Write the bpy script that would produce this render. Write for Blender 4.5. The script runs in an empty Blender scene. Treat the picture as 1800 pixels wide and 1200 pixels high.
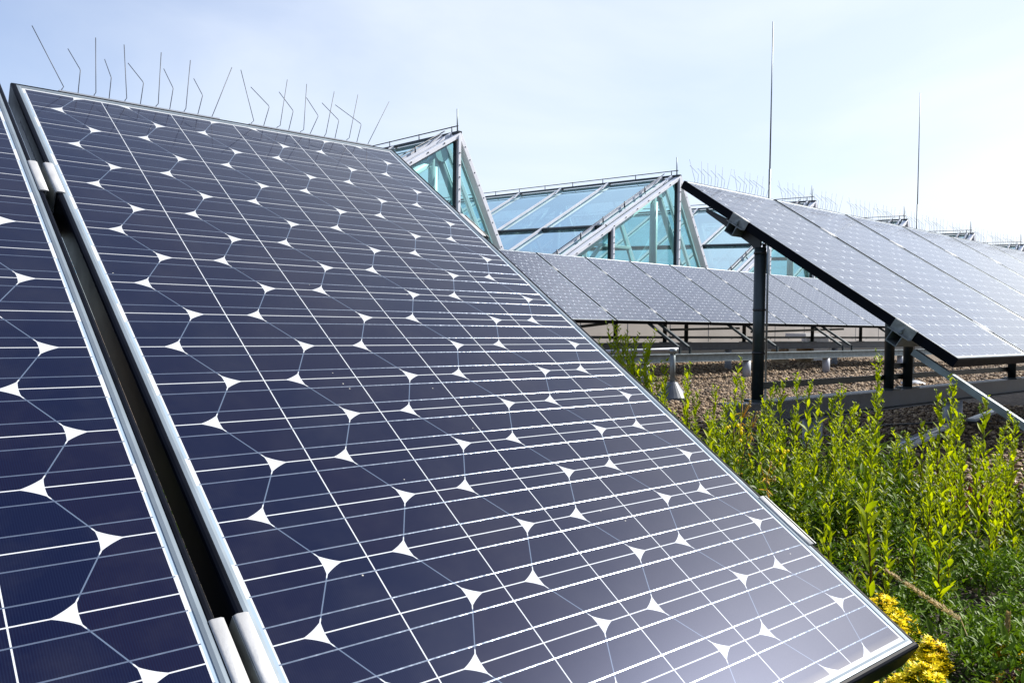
import bpy, math, random
from mathutils import Vector, Matrix
import numpy as np

# ------------------------------------------------------------------ camera, sky, sun, exposure
SC = bpy.context.scene
COL = SC.collection
cam_data = bpy.data.cameras.new('camera')
cam = bpy.data.objects.new('camera', cam_data)
COL.objects.link(cam)
SC.camera = cam
cam_data.sensor_width = 36
cam_data.lens = 1441.5 / 1800 * 36
cam_data.clip_start = 0.02
cam_data.clip_end = 2000
_r = Vector((0.7588, -0.6512, 0.0140)); _d = Vector((-0.0026, -0.0245, -0.9997)); _f = Vector((0.6513, 0.7585, -0.0203))
cam.matrix_world = Matrix(((_r.x, -_d.x, -_f.x, -0.30085), (_r.y, -_d.y, -_f.y, -1.72654), (_r.z, -_d.z, -_f.z, -0.41708), (0, 0, 0, 1)))

SUN = Vector((0.70, -0.25, 0.668)).normalized()
SUN_EL = math.asin(SUN.z); SUN_ROT = math.atan2(SUN.x, SUN.y)
world = bpy.data.worlds.new('World'); SC.world = world; world.use_nodes = True
wt = world.node_tree; wt.nodes.clear()
sky = wt.nodes.new('ShaderNodeTexSky'); sky.sky_type = 'NISHITA'; sky.sun_disc = False
sky.sun_elevation = SUN_EL; sky.sun_rotation = SUN_ROT
sky.air_density = 1.0; sky.dust_density = 0.9; sky.ozone_density = 2.0; sky.altitude = 50
wtc = wt.nodes.new('ShaderNodeTexCoord')
wmap = wt.nodes.new('ShaderNodeMapping'); wmap.inputs['Scale'].default_value = (1.0, 1.0, 2.6)
wn = wt.nodes.new('ShaderNodeTexNoise'); wn.inputs['Scale'].default_value = 1.7; wn.inputs['Detail'].default_value = 7; wn.inputs['Roughness'].default_value = 0.5
wn.inputs['Distortion'].default_value = 0.5
wr = wt.nodes.new('ShaderNodeMapRange'); wr.inputs['From Min'].default_value = 0.36; wr.inputs['From Max'].default_value = 0.72
wr.inputs['To Min'].default_value = 0.16; wr.inputs['To Max'].default_value = 0.52
wm = wt.nodes.new('ShaderNodeMix'); wm.data_type = 'RGBA'
wm.inputs[7].default_value = (7.3, 7.75, 8.3, 1)      # thin high cloud veil
bg = wt.nodes.new('ShaderNodeBackground'); bg.inputs[1].default_value = 0.080
wo = wt.nodes.new('ShaderNodeOutputWorld')
wt.links.new(wtc.outputs['Generated'], wmap.inputs[0]); wt.links.new(wmap.outputs[0], wn.inputs[0]); wt.links.new(wn.outputs[0], wr.inputs[0])
wsep = wt.nodes.new('ShaderNodeSeparateXYZ'); wt.links.new(wtc.outputs['Generated'], wsep.inputs[0])
wg = wt.nodes.new('ShaderNodeMapRange'); wg.inputs['From Min'].default_value = 0.1; wg.inputs['From Max'].default_value = 0.95; wg.inputs['To Min'].default_value = -0.02; wg.inputs['To Max'].default_value = 0.55
wt.links.new(wsep.outputs[0], wg.inputs[0])
wadd = wt.nodes.new('ShaderNodeMath'); wadd.operation = 'ADD'; wadd.use_clamp = True
wt.links.new(wr.outputs[0], wadd.inputs[0]); wt.links.new(wg.outputs[0], wadd.inputs[1]); wt.links.new(wadd.outputs[0], wm.inputs[0]); wtint = wt.nodes.new('ShaderNodeMix'); wtint.data_type = 'RGBA'; wtint.blend_type = 'MULTIPLY'; wtint.inputs[0].default_value = 1.0; wtint.inputs[7].default_value = (0.84, 1.0, 1.26, 1)
wt.links.new(sky.outputs[0], wtint.inputs[6]); wt.links.new(wtint.outputs[2], wm.inputs[6]); wt.links.new(wm.outputs[2], bg.inputs[0]); wt.links.new(bg.outputs[0], wo.inputs[0])

sun_data = bpy.data.lights.new('sun', 'SUN'); sun_data.energy = 5.0; sun_data.angle = math.radians(0.53); sun_data.color = (1.0, 0.955, 0.88)
sun = bpy.data.objects.new('sun', sun_data); COL.objects.link(sun)
sun.rotation_euler = SUN.to_track_quat('Z', 'Y').to_euler()
SC.view_settings.view_transform = 'Standard'; SC.view_settings.look = 'None'
SC.view_settings.exposure = 0.85; SC.view_settings.gamma = 1.0
SC.cycles.max_bounces = 8; SC.cycles.transparent_max_bounces = 24; SC.cycles.transmission_bounces = 6; SC.cycles.glossy_bounces = 4
SC.cycles.caustics_reflective = False; SC.cycles.caustics_refractive = False

# ------------------------------------------------------------------ helpers
def tag(o, label=None, cat=None, group=None, kind=None):
    if label: o['label'] = label
    if cat: o['category'] = cat
    if group: o['group'] = group
    if kind: o['kind'] = kind
    return o

def empty(name, loc=(0, 0, 0), rot=(0, 0, 0)):
    o = bpy.data.objects.new(name, None); o.empty_display_size = 0.1
    COL.objects.link(o); o.location = loc; o.rotation_euler = rot
    return o

class MB:
    """collects shapes and links them as one mesh object"""
    def __init__(s): s.v = []; s.f = []; s.m = []; s.smooth = []
    def add(s, vs, fs, mi=0, sm=False):
        b = len(s.v); s.v += [tuple(v) for v in vs]
        for f in fs: s.f.append(tuple(b + i for i in f)); s.m.append(mi); s.smooth.append(sm)
    def quad(s, a, b, c, d, mi=0): s.add([a, b, c, d], [(0, 1, 2, 3)], mi)
    def box(s, lo, hi, mi=0):
        x0, y0, z0 = lo; x1, y1, z1 = hi
        s.add([(x0, y0, z0), (x1, y0, z0), (x1, y1, z0), (x0, y1, z0), (x0, y0, z1), (x1, y0, z1), (x1, y1, z1), (x0, y1, z1)],
              [(0, 3, 2, 1), (4, 5, 6, 7), (0, 1, 5, 4), (1, 2, 6, 5), (2, 3, 7, 6), (3, 0, 4, 7)], mi)
    def frame(s, a, b, up):
        a = Vector(a); b = Vector(b); d = (b - a).normalized(); up = Vector(up)
        x = d.cross(up).normalized(); y = x.cross(d).normalized()
        return a, b, x, y
    def profile(s, a, b, pts, up=(0, 0, 1), mi=0, sm=False):
        """sweeps a closed 2-D outline (side, up) from a to b"""
        a, b, x, y = s.frame(a, b, up); n = len(pts)
        vs = [a + x * p + y * q for p, q in pts] + [b + x * p + y * q for p, q in pts]
        fs = [(i, (i + 1) % n, n + (i + 1) % n, n + i) for i in range(n)]
        s.add(vs, fs, mi, sm); bb = len(s.v) - 2 * n
        s.f.append(tuple(bb + i for i in reversed(range(n)))); s.m.append(mi); s.smooth.append(False)
        s.f.append(tuple(bb + n + i for i in range(n))); s.m.append(mi); s.smooth.append(False)
    def beam(s, a, b, w, h, up=(0, 0, 1), mi=0, c=None):
        c = min(w, h) * 0.08 if c is None else c
        W, H = w / 2, h / 2
        s.profile(a, b, [(-W + c, -H), (W - c, -H), (W, -H + c), (W, H - c), (W - c, H), (-W + c, H), (-W, H - c), (-W, -H + c)], up, mi)
    def ibeam(s, a, b, w, h, t=0.006, up=(0, 0, 1), mi=0):
        W, H, T = w / 2, h / 2, t / 2
        s.profile(a, b, [(-W, -H), (W, -H), (W, -H + t), (T, -H + t), (T, H - t), (W, H - t), (W, H), (-W, H), (-W, H - t), (-T, H - t), (-T, -H + t), (-W, -H + t)], up, mi)
    def angle(s, a, b, w, h, t=0.004, up=(0, 0, 1), mi=0):
        s.profile(a, b, [(0, 0), (w, 0), (w, t), (t, t), (t, h), (0, h)], up, mi)
    def channel(s, a, b, w, h, t=0.003, up=(0, 0, 1), mi=0):
        W = w / 2
        s.profile(a, b, [(-W, 0), (W, 0), (W, h), (W - t, h), (W - t, t), (-W + t, t), (-W + t, h), (-W, h)], up, mi)
    def tube(s, pts, r, n=8, mi=0, caps=True, sm=True):
        pts = [Vector(p) for p in pts]; rs = r if isinstance(r, (list, tuple)) else [r] * len(pts)
        rings = []; prev = None
        for i, p in enumerate(pts):
            d = (pts[min(i + 1, len(pts) - 1)] - pts[max(i - 1, 0)]).normalized()
            ref = prev if prev is not None else (Vector((0, 0, 1)) if abs(d.z) < 0.9 else Vector((1, 0, 0)))
            x = (ref - d * ref.dot(d)).normalized(); y = d.cross(x); prev = x
            rings.append([p + (x * math.cos(2 * math.pi * k / n) + y * math.sin(2 * math.pi * k / n)) * rs[i] for k in range(n)])
        vs = [v for rg in rings for v in rg]; fs = []
        for i in range(len(pts) - 1):
            for k in range(n): fs.append((i * n + k, i * n + (k + 1) % n, (i + 1) * n + (k + 1) % n, (i + 1) * n + k))
        s.add(vs, fs, mi, sm)
        if caps:
            b = len(s.v) - len(vs)
            s.f.append(tuple(b + i for i in reversed(range(n)))); s.m.append(mi); s.smooth.append(False)
            s.f.append(tuple(b + (len(pts) - 1) * n + i for i in range(n))); s.m.append(mi); s.smooth.append(False)
    def build(s, name, mats, parent=None, loc=None):
        me = bpy.data.meshes.new(name); me.from_pydata(s.v, [], s.f)
        for m in (mats if isinstance(mats, (list, tuple)) else [mats]): me.materials.append(m)
        me.polygons.foreach_set('material_index', s.m); me.polygons.foreach_set('use_smooth', s.smooth); me.update()
        o = bpy.data.objects.new(name, me); COL.objects.link(o)
        if parent: o.parent = parent
        if loc: o.location = loc
        return o

def copy_tree(o, parent=None):
    c = o.copy(); COL.objects.link(c); c.parent = parent
    for ch in list(o.children): copy_tree(ch, c)
    return c

# ------------------------------------------------------------------ node DSL
class E:
    def __init__(s, nt, sock): s.nt = nt; s.s = sock
    def _m(s, op, *o):
        n = s.nt.nodes.new('ShaderNodeMath'); n.operation = op; s.nt.links.new(s.s, n.inputs[0])
        for i, x in enumerate(o):
            if isinstance(x, E): s.nt.links.new(x.s, n.inputs[i + 1])
            else: n.inputs[i + 1].default_value = x
        return E(s.nt, n.outputs[0])
    def __add__(s, o): return s._m('ADD', o)
    def __sub__(s, o): return s._m('SUBTRACT', o)
    def __mul__(s, o): return s._m('MULTIPLY', o)
    def __truediv__(s, o): return s._m('DIVIDE', o)
    def abs(s): return s._m('ABSOLUTE')
    def floor(s): return s._m('FLOOR')
    def round(s): return (s + 0.5).floor()
    def sqrt(s): return s._m('SQRT')
    def sin(s): return s._m('SINE')
    def lt(s, o): return s._m('LESS_THAN', o)
    def gt(s, o): return s._m('GREATER_THAN', o)
    def max(s, o): return s._m('MAXIMUM', o)
    def min(s, o): return s._m('MINIMUM', o)
    def clamp(s): return s.max(0.0).min(1.0)

def mat_new(name):
    m = bpy.data.materials.new(name); m.use_nodes = True; nt = m.node_tree
    b = nt.nodes.get('Principled BSDF')
    return m, nt, b

def ncoord(nt, kind='Object'):
    return nt.nodes.new('ShaderNodeTexCoord').outputs[kind]

def nnoise(nt, vec, scale, detail=4, rough=0.55):
    n = nt.nodes.new('ShaderNodeTexNoise'); n.inputs['Scale'].default_value = scale; n.inputs['Detail'].default_value = detail
    n.inputs['Roughness'].default_value = rough
    if vec is not None: nt.links.new(vec, n.inputs['Vector'])
    return n

def nmix(nt, fac, a, b):
    n = nt.nodes.new('ShaderNodeMix'); n.data_type = 'RGBA'
    for sock, val in ((n.inputs[0], fac), (n.inputs[6], a), (n.inputs[7], b)):
        if isinstance(val, E): nt.links.new(val.s, sock)
        elif hasattr(val, 'links'): nt.links.new(val, sock)
        elif isinstance(val, (int, float)): sock.default_value = val
        else: sock.default_value = (*val, 1)
    return n.outputs[2]

def ramp(nt, fac, stops):
    n = nt.nodes.new('ShaderNodeValToRGB'); r = n.color_ramp
    r.elements[0].position, r.elements[0].color = stops[0][0], (*stops[0][1], 1)
    r.elements[1].position, r.elements[1].color = stops[-1][0], (*stops[-1][1], 1)
    for p, c in stops[1:-1]:
        e = r.elements.new(p); e.color = (*c, 1)
    nt.links.new(fac, n.inputs[0]); return n.outputs[0]

def simple(name, col, rough=0.5, metal=0.0, spec=0.5, var=0.12, scale=8.0, bump=0.0, bscale=60.0, coat=0.0, kind='Object'):
    m, nt, b = mat_new(name); vec = ncoord(nt, kind)
    n = nnoise(nt, vec, scale, 5)
    lo = tuple(c * (1 - var) for c in col); hi = tuple(min(1, c * (1 + var)) for c in col)
    nt.links.new(ramp(nt, n.outputs[0], [(0.35, lo), (0.65, hi)]), b.inputs['Base Color'])
    r = nt.nodes.new('ShaderNodeMapRange'); r.inputs['To Min'].default_value = max(0.02, rough - 0.1); r.inputs['To Max'].default_value = min(1, rough + 0.1)
    nt.links.new(n.outputs[0], r.inputs[0]); nt.links.new(r.outputs[0], b.inputs['Roughness'])
    b.inputs['Metallic'].default_value = metal; b.inputs['Specular IOR Level'].default_value = spec; b.inputs['Coat Weight'].default_value = coat
    if bump:
        n2 = nnoise(nt, vec, bscale, 4); bp = nt.nodes.new('ShaderNodeBump'); bp.inputs['Strength'].default_value = bump; bp.inputs['Distance'].default_value = 0.002
        nt.links.new(n2.outputs[0], bp.inputs['Height']); nt.links.new(bp.outputs[0], b.inputs['Normal'])
    return m

S = 0.1297                    # half a honeycomb column, metres
HP = S * math.sqrt(3) / 3     # half a honeycomb period, metres
MODW, MODL = 6 * S, 20 * HP
PITCH = 0.8343

def cell_material():
    m, nt, b = mat_new('honeycomb_cells_under_glass')
    sep = nt.nodes.new('ShaderNodeSeparateXYZ'); oc = ncoord(nt); nt.links.new(oc, sep.inputs[0])
    x = E(nt, sep.outputs[0]); y = E(nt, sep.outputs[1]) * -1.0
    U = x / S; V = y / S; h = HP / S
    def lattice(ou, ov):
        cu = ((U - ou) / 2.0).round(); cv = ((V - ov) / (2 * h)).round()
        dx = (U - (cu * 2.0 + ou)).abs(); dy = (V - (cv * (2 * h) + ov)).abs()
        hexd = dy.max(dx * math.cos(math.pi / 6) + dy * 0.5)
        rad = (dx * dx + dy * dy).sqrt()
        ins = hexd.lt(h - 0.0048) * rad.lt(0.617)
        slant = hexd.lt(h + 0.004) * rad.lt(0.606)
        return ins, slant, cu * 2.0 + ou, cv * 2.0 + (1.0 if ov else 0.0)
    a, s1, cu1, cv1 = lattice(0.0, 0.0); c, s2, cu2, cv2 = lattice(1.0, h)
    cell = a.max(c); slant = s1.max(s2)
    J = V / h; t = (J - J.round()).abs() * h                   # distance to the nearest flat or centre row
    rowline = t.lt(0.0050)
    colline = (U - U.round()).abs().lt(0.0052)
    inside = U.gt(0.006) * U.lt(5.994) * V.gt(0.006) * V.lt(20 * h - 0.006)
    cell = cell * (rowline * -1.0 + 1.0) * (colline * -1.0 + 1.0) * inside
    tb = (t - 0.150)
    bus = tb.abs().lt(0.0056) * U.gt(-0.01) * U.lt(6.01) * V.gt(0.0) * V.lt(20 * h)
    # per cell tone
    idn = nt.nodes.new('ShaderNodeTexWhiteNoise'); idn.noise_dimensions = '3D'
    cmb = nt.nodes.new('ShaderNodeCombineXYZ')
    idu = a * cu1 + c * cu2; idv = a * cv1 + c * cv2
    nt.links.new(idu.s, cmb.inputs[0]); nt.links.new(idv.s, cmb.inputs[1]); nt.links.new((U - idu).gt(0.0).s, cmb.inputs[2])
    nt.links.new(cmb.outputs[0], idn.inputs[0])
    base = nmix(nt, idn.outputs[0], (0.0010, 0.0027, 0.0175), (0.0036, 0.0028, 0.0150))
    fing = ((x * (2 * math.pi / 0.0021)).sin() * 0.5 + 0.5); fing = fing * fing * 0.75
    base = nmix(nt, fing, base, (0.0042, 0.0080, 0.027))
    # backsheet, with the pale interconnect ribbons that run in the side margins
    side = (U - 3.0).abs() - 3.0
    seg = ((V / (2 * h)) - (V / (2 * h)).floor() - 0.5).abs().lt(0.36)
    rib = side.gt(0.008) * side.lt(0.045) * seg
    sheet = nmix(nt, rib, (0.46, 0.48, 0.50), (0.26, 0.33, 0.40))
    sheet = nmix(nt, slant * (rowline * -1.0 + 1.0) * (colline * -1.0 + 1.0) * inside, sheet, (0.085, 0.115, 0.17))
    col = nmix(nt, cell, sheet, base)
    col = nmix(nt, bus, col, (0.27, 0.31, 0.38))
    # dust and dried drops on the glass
    d1 = nnoise(nt, oc, 9, 6, 0.65); dm = nt.nodes.new('ShaderNodeMapRange'); dm.inputs['From Min'].default_value = 0.45; dm.inputs['From Max'].default_value = 0.8
    dm.inputs['To Min'].default_value = 0.0; dm.inputs['To Max'].default_value = 0.022; nt.links.new(d1.outputs[0], dm.inputs[0])
    col = nmix(nt, E(nt, dm.outputs[0]), col, (0.45, 0.43, 0.4))
    vor = nt.nodes.new('ShaderNodeTexVoronoi'); vor.inputs['Scale'].default_value = 22; nt.links.new(oc, vor.inputs['Vector'])
    speck = E(nt, vor.outputs['Distance']).lt(0.022)
    col = nmix(nt, speck * 0.6, col, (0.6, 0.58, 0.5))
    low = (y - (MODL - 0.01)).max(0.0) * 60.0                  # dirt line along the low edge
    col = nmix(nt, low.clamp() * E(nt, d1.outputs[0]).clamp(), col, (0.24, 0.21, 0.16))
    nt.links.new(col, b.inputs['Base Color'])
    nt.links.new((bus * 0.9).s, b.inputs['Metallic'])
    n3 = nnoise(nt, oc, 230, 3, 0.6)
    nt.links.new((bus * -0.04 + 0.36).s, b.inputs['Roughness'])
    # rounded solder ribbons: the normal tips across the ribbon
    rowi = J - J.round(); sgn = rowi.gt(0.0) * 2.0 - 1.0
    tip = (tb / 0.0056) * sgn * bus * -0.34
    tip2 = (E(nt, n3.outputs[0]) - 0.5) * bus * 0.25
    cv = nt.nodes.new('ShaderNodeCombineXYZ'); nt.links.new(tip2.s, cv.inputs[0]); nt.links.new(tip.s, cv.inputs[1]); cv.inputs[2].default_value = 1.0
    tv = nt.nodes.new('ShaderNodeVectorTransform'); tv.vector_type = 'VECTOR'; tv.convert_from = 'OBJECT'; tv.convert_to = 'WORLD'; tv.inputs[0].default_value = (0, 1, 0)
    nt.links.new(tv.outputs[0], b.inputs['Tangent']); nt.links.new((bus * 0.9).s, b.inputs['Anisotropic'])
    vt = nt.nodes.new('ShaderNodeVectorTransform'); vt.vector_type = 'NORMAL'; vt.convert_from = 'OBJECT'; vt.convert_to = 'WORLD'
    nt.links.new(cv.outputs[0], vt.inputs[0]); nt.links.new(vt.outputs[0], b.inputs['Normal'])
    nt.links.new((bus * 0.34 + 0.11).s, b.inputs['Specular IOR Level'])
    fr = nt.nodes.new('ShaderNodeFresnel'); fr.inputs[0].default_value = 1.5          # anti-reflection coated solar glass: weak head-on, full at grazing angles
    nt.links.new((E(nt, fr.outputs[0]) * 4.2 + 0.02).clamp().s, b.inputs['Coat Weight']); b.inputs['Coat IOR'].default_value = 1.5
    nt.links.new(nmix(nt, bus, (0.42, 0.52, 1.0), (1.0, 1.0, 1.0)), b.inputs['Specular Tint'])
    cr = nt.nodes.new('ShaderNodeMapRange'); cr.inputs['To Min'].default_value = 0.03; cr.inputs['To Max'].default_value = 0.075
    nt.links.new(d1.outputs[0], cr.inputs[0]); nt.links.new(cr.outputs[0], b.inputs['Coat Roughness'])
    return m

def glass_material(name, tint, refl=(0.9, 0.97, 1.0), rough=0.02, lo=0.10, hi=0.9):
    m, nt, b = mat_new(name); nt.nodes.remove(b); out = nt.nodes['Material Output']
    vec = ncoord(nt); n = nnoise(nt, vec, 1.1, 4)
    tr = nt.nodes.new('ShaderNodeBsdfTransparent')
    nt.links.new(ramp(nt, n.outputs[0], [(0.3, tuple(c * 0.9 for c in tint)), (0.7, tint)]), tr.inputs[0])
    gl = nt.nodes.new('ShaderNodeBsdfGlossy'); gl.inputs['Color'].default_value = (*refl, 1); gl.inputs['Roughness'].default_value = rough
    n2 = nnoise(nt, vec, 0.8, 2); bp = nt.nodes.new('ShaderNodeBump'); bp.inputs['Strength'].default_value = 0.06; bp.inputs['Distance'].default_value = 0.05
    nt.links.new(n2.outputs[0], bp.inputs['Height']); nt.links.new(bp.outputs[0], gl.inputs['Normal'])
    fr = nt.nodes.new('ShaderNodeFresnel'); fr.inputs[0].default_value = 1.52
    mr = nt.nodes.new('ShaderNodeMapRange'); mr.inputs['To Min'].default_value = lo; mr.inputs['To Max'].default_value = hi
    nt.links.new(fr.outputs[0], mr.inputs[0])
    mx = nt.nodes.new('ShaderNodeMixShader'); nt.links.new(mr.outputs[0], mx.inputs[0]); nt.links.new(tr.outputs[0], mx.inputs[1]); nt.links.new(gl.outputs[0], mx.inputs[2])
    nt.links.new(mx.outputs[0], out.inputs[0]); return m

def leaf_material(name, col, var=0.35, rough=0.45, trans=0.45):
    m, nt, b = mat_new(name); out = nt.nodes['Material Output']
    info = nt.nodes.new('ShaderNodeObjectInfo')
    geo = nt.nodes.new('ShaderNodeNewGeometry')
    n = nnoise(nt, ncoord(nt), 30, 3)
    mixv = E(nt, n.outputs[0]) * 0.5 + E(nt, geo.outputs['Random Per Island']) * 0.35 + E(nt, info.outputs['Random']) * 0.15
    lo = (col[0] * (1 - var), col[1] * (1 - var * 0.8), col[2] * (1 - var)); hi = (min(1, col[0] * (1 + var * 1.2)), min(1, col[1] * (1 + var)), col[2] * (1 + var * 0.2))
    c = ramp(nt, mixv.s, [(0.25, lo), (0.75, hi)])
    nt.links.new(c, b.inputs['Base Color']); b.inputs['Roughness'].default_value = rough; b.inputs['Specular IOR Level'].default_value = 0.18
    tl = nt.nodes.new('ShaderNodeBsdfTranslucent'); nt.links.new(c, tl.inputs[0])
    mx = nt.nodes.new('ShaderNodeMixShader'); mx.inputs[0].default_value = trans
    nt.links.new(b.outputs[0], mx.inputs[1]); nt.links.new(tl.outputs[0], mx.inputs[2]); nt.links.new(mx.outputs[0], out.inputs[0])
    return m

M = {}
M['cells'] = cell_material()
M['black'] = simple('black_anodised_aluminium', (0.0022, 0.0030, 0.0060), 0.4, 0.0, 0.05, 0.3, 20)
M['trim'] = simple('pale_inner_frame_lip', (0.22, 0.26, 0.29), 0.3, 0.4, 0.5, 0.10, 14)
M['bracket'] = simple('dull_clamp_metal', (0.22, 0.23, 0.22), 0.55, 0.4, 0.4, 0.25, 30)
M['alu'] = simple('milled_aluminium', (0.44, 0.44, 0.44), 0.55, 0.3, 0.5, 0.08, 30, bump=0.15, bscale=300)
M['galv'] = simple('galvanised_steel', (0.18, 0.21, 0.22), 0.5, 0.5, 0.5, 0.25, 12, bump=0.2, bscale=120)
M['galvdark'] = simple('weathered_steel_tube', (0.028, 0.038, 0.040), 0.42, 0.4, 0.5, 0.30, 9, bump=0.2, bscale=120)
M['steel'] = simple('painted_grey_steel', (0.085, 0.095, 0.115), 0.45, 0.25, 0.5, 0.22, 7, bump=0.15)
M['pvc'] = simple('grey_white_pvc', (0.36, 0.38, 0.42), 0.5, 0, 0.4, 0.12, 6, bump=0.2)
M['wire'] = simple('spring_steel_wire', (0.06, 0.065, 0.08), 0.5, 0.3, 0.5, 0.2, 30)
M['frost'] = simple('white_powder_coated_aluminium', (0.70, 0.71, 0.75), 0.4, 0.1, 0.5, 0.06, 3)
M['seal'] = simple('black_rubber_seal', (0.012, 0.018, 0.025), 0.5, 0, 0.4)
M['inner'] = simple('teal_grey_painted_steel', (0.52, 0.70, 0.74), 0.4, 0.0, 0.5, 0.12, 2)
M['innerlight'] = simple('pale_painted_duct', (0.62, 0.70, 0.70), 0.4, 0.0, 0.5, 0.08, 2)
M['wall'] = simple('cream_metal_cladding', (0.40, 0.37, 0.34), 0.55, 0, 0.4, 0.07, 1.5)
M['wall_base'] = simple('dark_wall_base', (0.02, 0.022, 0.025), 0.7)
M['wood'] = simple('weathered_timber', (0.36, 0.27, 0.17), 0.7, 0, 0.3, 0.25, 12)
M['rubber'] = simple('black_cable_sheath', (0.012, 0.012, 0.013), 0.5)
M['rail'] = simple('bright_roof_edge_steel', (0.55, 0.57, 0.6), 0.35, 0.5, 0.5, 0.1, 5)
M['gable'] = glass_material('green_tinted_gable_glass', (0.66, 0.96, 0.94), lo=0.04)
M['roofglass'] = glass_material('blue_tinted_roof_glass', (0.80, 0.97, 0.98), refl=(0.74, 0.95, 0.98), lo=0.10)
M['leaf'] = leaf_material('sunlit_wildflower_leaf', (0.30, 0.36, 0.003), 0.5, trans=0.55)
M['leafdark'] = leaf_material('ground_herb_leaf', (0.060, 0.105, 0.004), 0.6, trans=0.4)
M['stem'] = leaf_material('green_stem', (0.20, 0.24, 0.03), 0.3, trans=0.1)
M['stemred'] = leaf_material('reddish_brown_stem', (0.10, 0.05, 0.02), 0.3, trans=0.05)
M['bud'] = leaf_material('pale_green_bud', (0.34, 0.40, 0.08), 0.3, trans=0.3)
M['petal'] = leaf_material('white_petal', (0.75, 0.75, 0.66), 0.1, trans=0.3)
M['yellow'] = leaf_material('yellow_stonecrop_petal', (0.92, 0.72, 0.010), 0.12, trans=0.25)
M['orange'] = leaf_material('orange_faded_petal', (0.60, 0.34, 0.02), 0.3, trans=0.2)
M['sedum'] = leaf_material('stonecrop_leaf', (0.085, 0.155, 0.006), 0.65, trans=0.35)
M['red'] = leaf_material('reddish_stonecrop', (0.15, 0.030, 0.030), 0.4, trans=0.15)
M['purple'] = leaf_material('faded_purple_seedhead', (0.13, 0.075, 0.085), 0.4, trans=0.15)
M['straw'] = leaf_material('straw_seedhead', (0.45, 0.33, 0.16), 0.25, trans=0.35)

# stones and soil
def stone_material():
    m, nt, b = mat_new('round_river_pebbles')
    geo = nt.nodes.new('ShaderNodeNewGeometry'); n = nnoise(nt, ncoord(nt), 60, 4)
    f = E(nt, geo.outputs['Random Per Island']) * 0.8 + E(nt, n.outputs[0]) * 0.2
    nt.links.new(ramp(nt, f.s, [(0.0, (0.03, 0.019, 0.012)), (0.4, (0.13, 0.080, 0.042)), (0.75, (0.30, 0.20, 0.11)), (1.0, (0.58, 0.46, 0.30))]), b.inputs['Base Color'])
    b.inputs['Roughness'].default_value = 0.75
    return m
M['stone'] = stone_material()
def soil_material(name, c0, c1, scale):
    m, nt, b = mat_new(name); vec = ncoord(nt)
    v = nt.nodes.new('ShaderNodeTexVoronoi'); v.inputs['Scale'].default_value = scale; nt.links.new(vec, v.inputs['Vector'])
    n = nnoise(nt, vec, 2.2, 6)
    f = E(nt, v.outputs['Color']) * 0.6 + E(nt, n.outputs[0]) * 0.4
    nt.links.new(ramp(nt, f.s, [(0.2, c0), (0.8, c1)]), b.inputs['Base Color']); b.inputs['Roughness'].default_value = 0.9
    bp = nt.nodes.new('ShaderNodeBump'); bp.inputs['Strength'].default_value = 0.8; bp.inputs['Distance'].default_value = 0.015; bp.invert = True
    nt.links.new(v.outputs['Distance'], bp.inputs['Height']); nt.links.new(bp.outputs[0], b.inputs['Normal'])
    return m
M['gravelbed'] = soil_material('gravel_bed', (0.04, 0.03, 0.02), (0.22, 0.16, 0.11), 45)
M['soil'] = soil_material('green_roof_substrate', (0.012, 0.011, 0.008), (0.07, 0.05, 0.035), 60)

# ------------------------------------------------------------------ setting
g = MB(); g.quad((-300, -300, -1.03), (600, -300, -1.03), (600, 600, -1.03), (-300, 600, -1.03))
tag(g.build('gravel_roof_ground', M['gravelbed']), kind='structure')
def bed_edge(t):   # ragged limit of the planted substrate towards the gravel
    return 1.35 + 0.25 * math.sin(t * 1.7) + 0.12 * math.sin(t * 5.1 + 1)
g = MB(); pts = [(-6, -6), (7.5, -6), (7.5, -2.2), (4.0, -1.3), (3.1, -0.9), (2.75, -0.45), (2.55, 0.1), (2.72, 0.75), (2.7, 1.05), (1.9, 1.6), (1.4, 2.3), (0.7, 4.4), (-6, 6.0)]
g.add([(x, y, -1.012) for x, y in pts], [tuple(range(len(pts)))])
tag(g.build('planting_bed_ground', M['soil']), kind='structure')

def in_bed(x, y):
    c = False; j = len(pts) - 1
    for i in range(len(pts)):
        xi, yi = pts[i]; xj, yj = pts[j]
        if (yi > y) != (yj > y) and x < (xj - xi) * (y - yi) / (yj - yi) + xi: c = not c
        j = i
    return c

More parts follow.
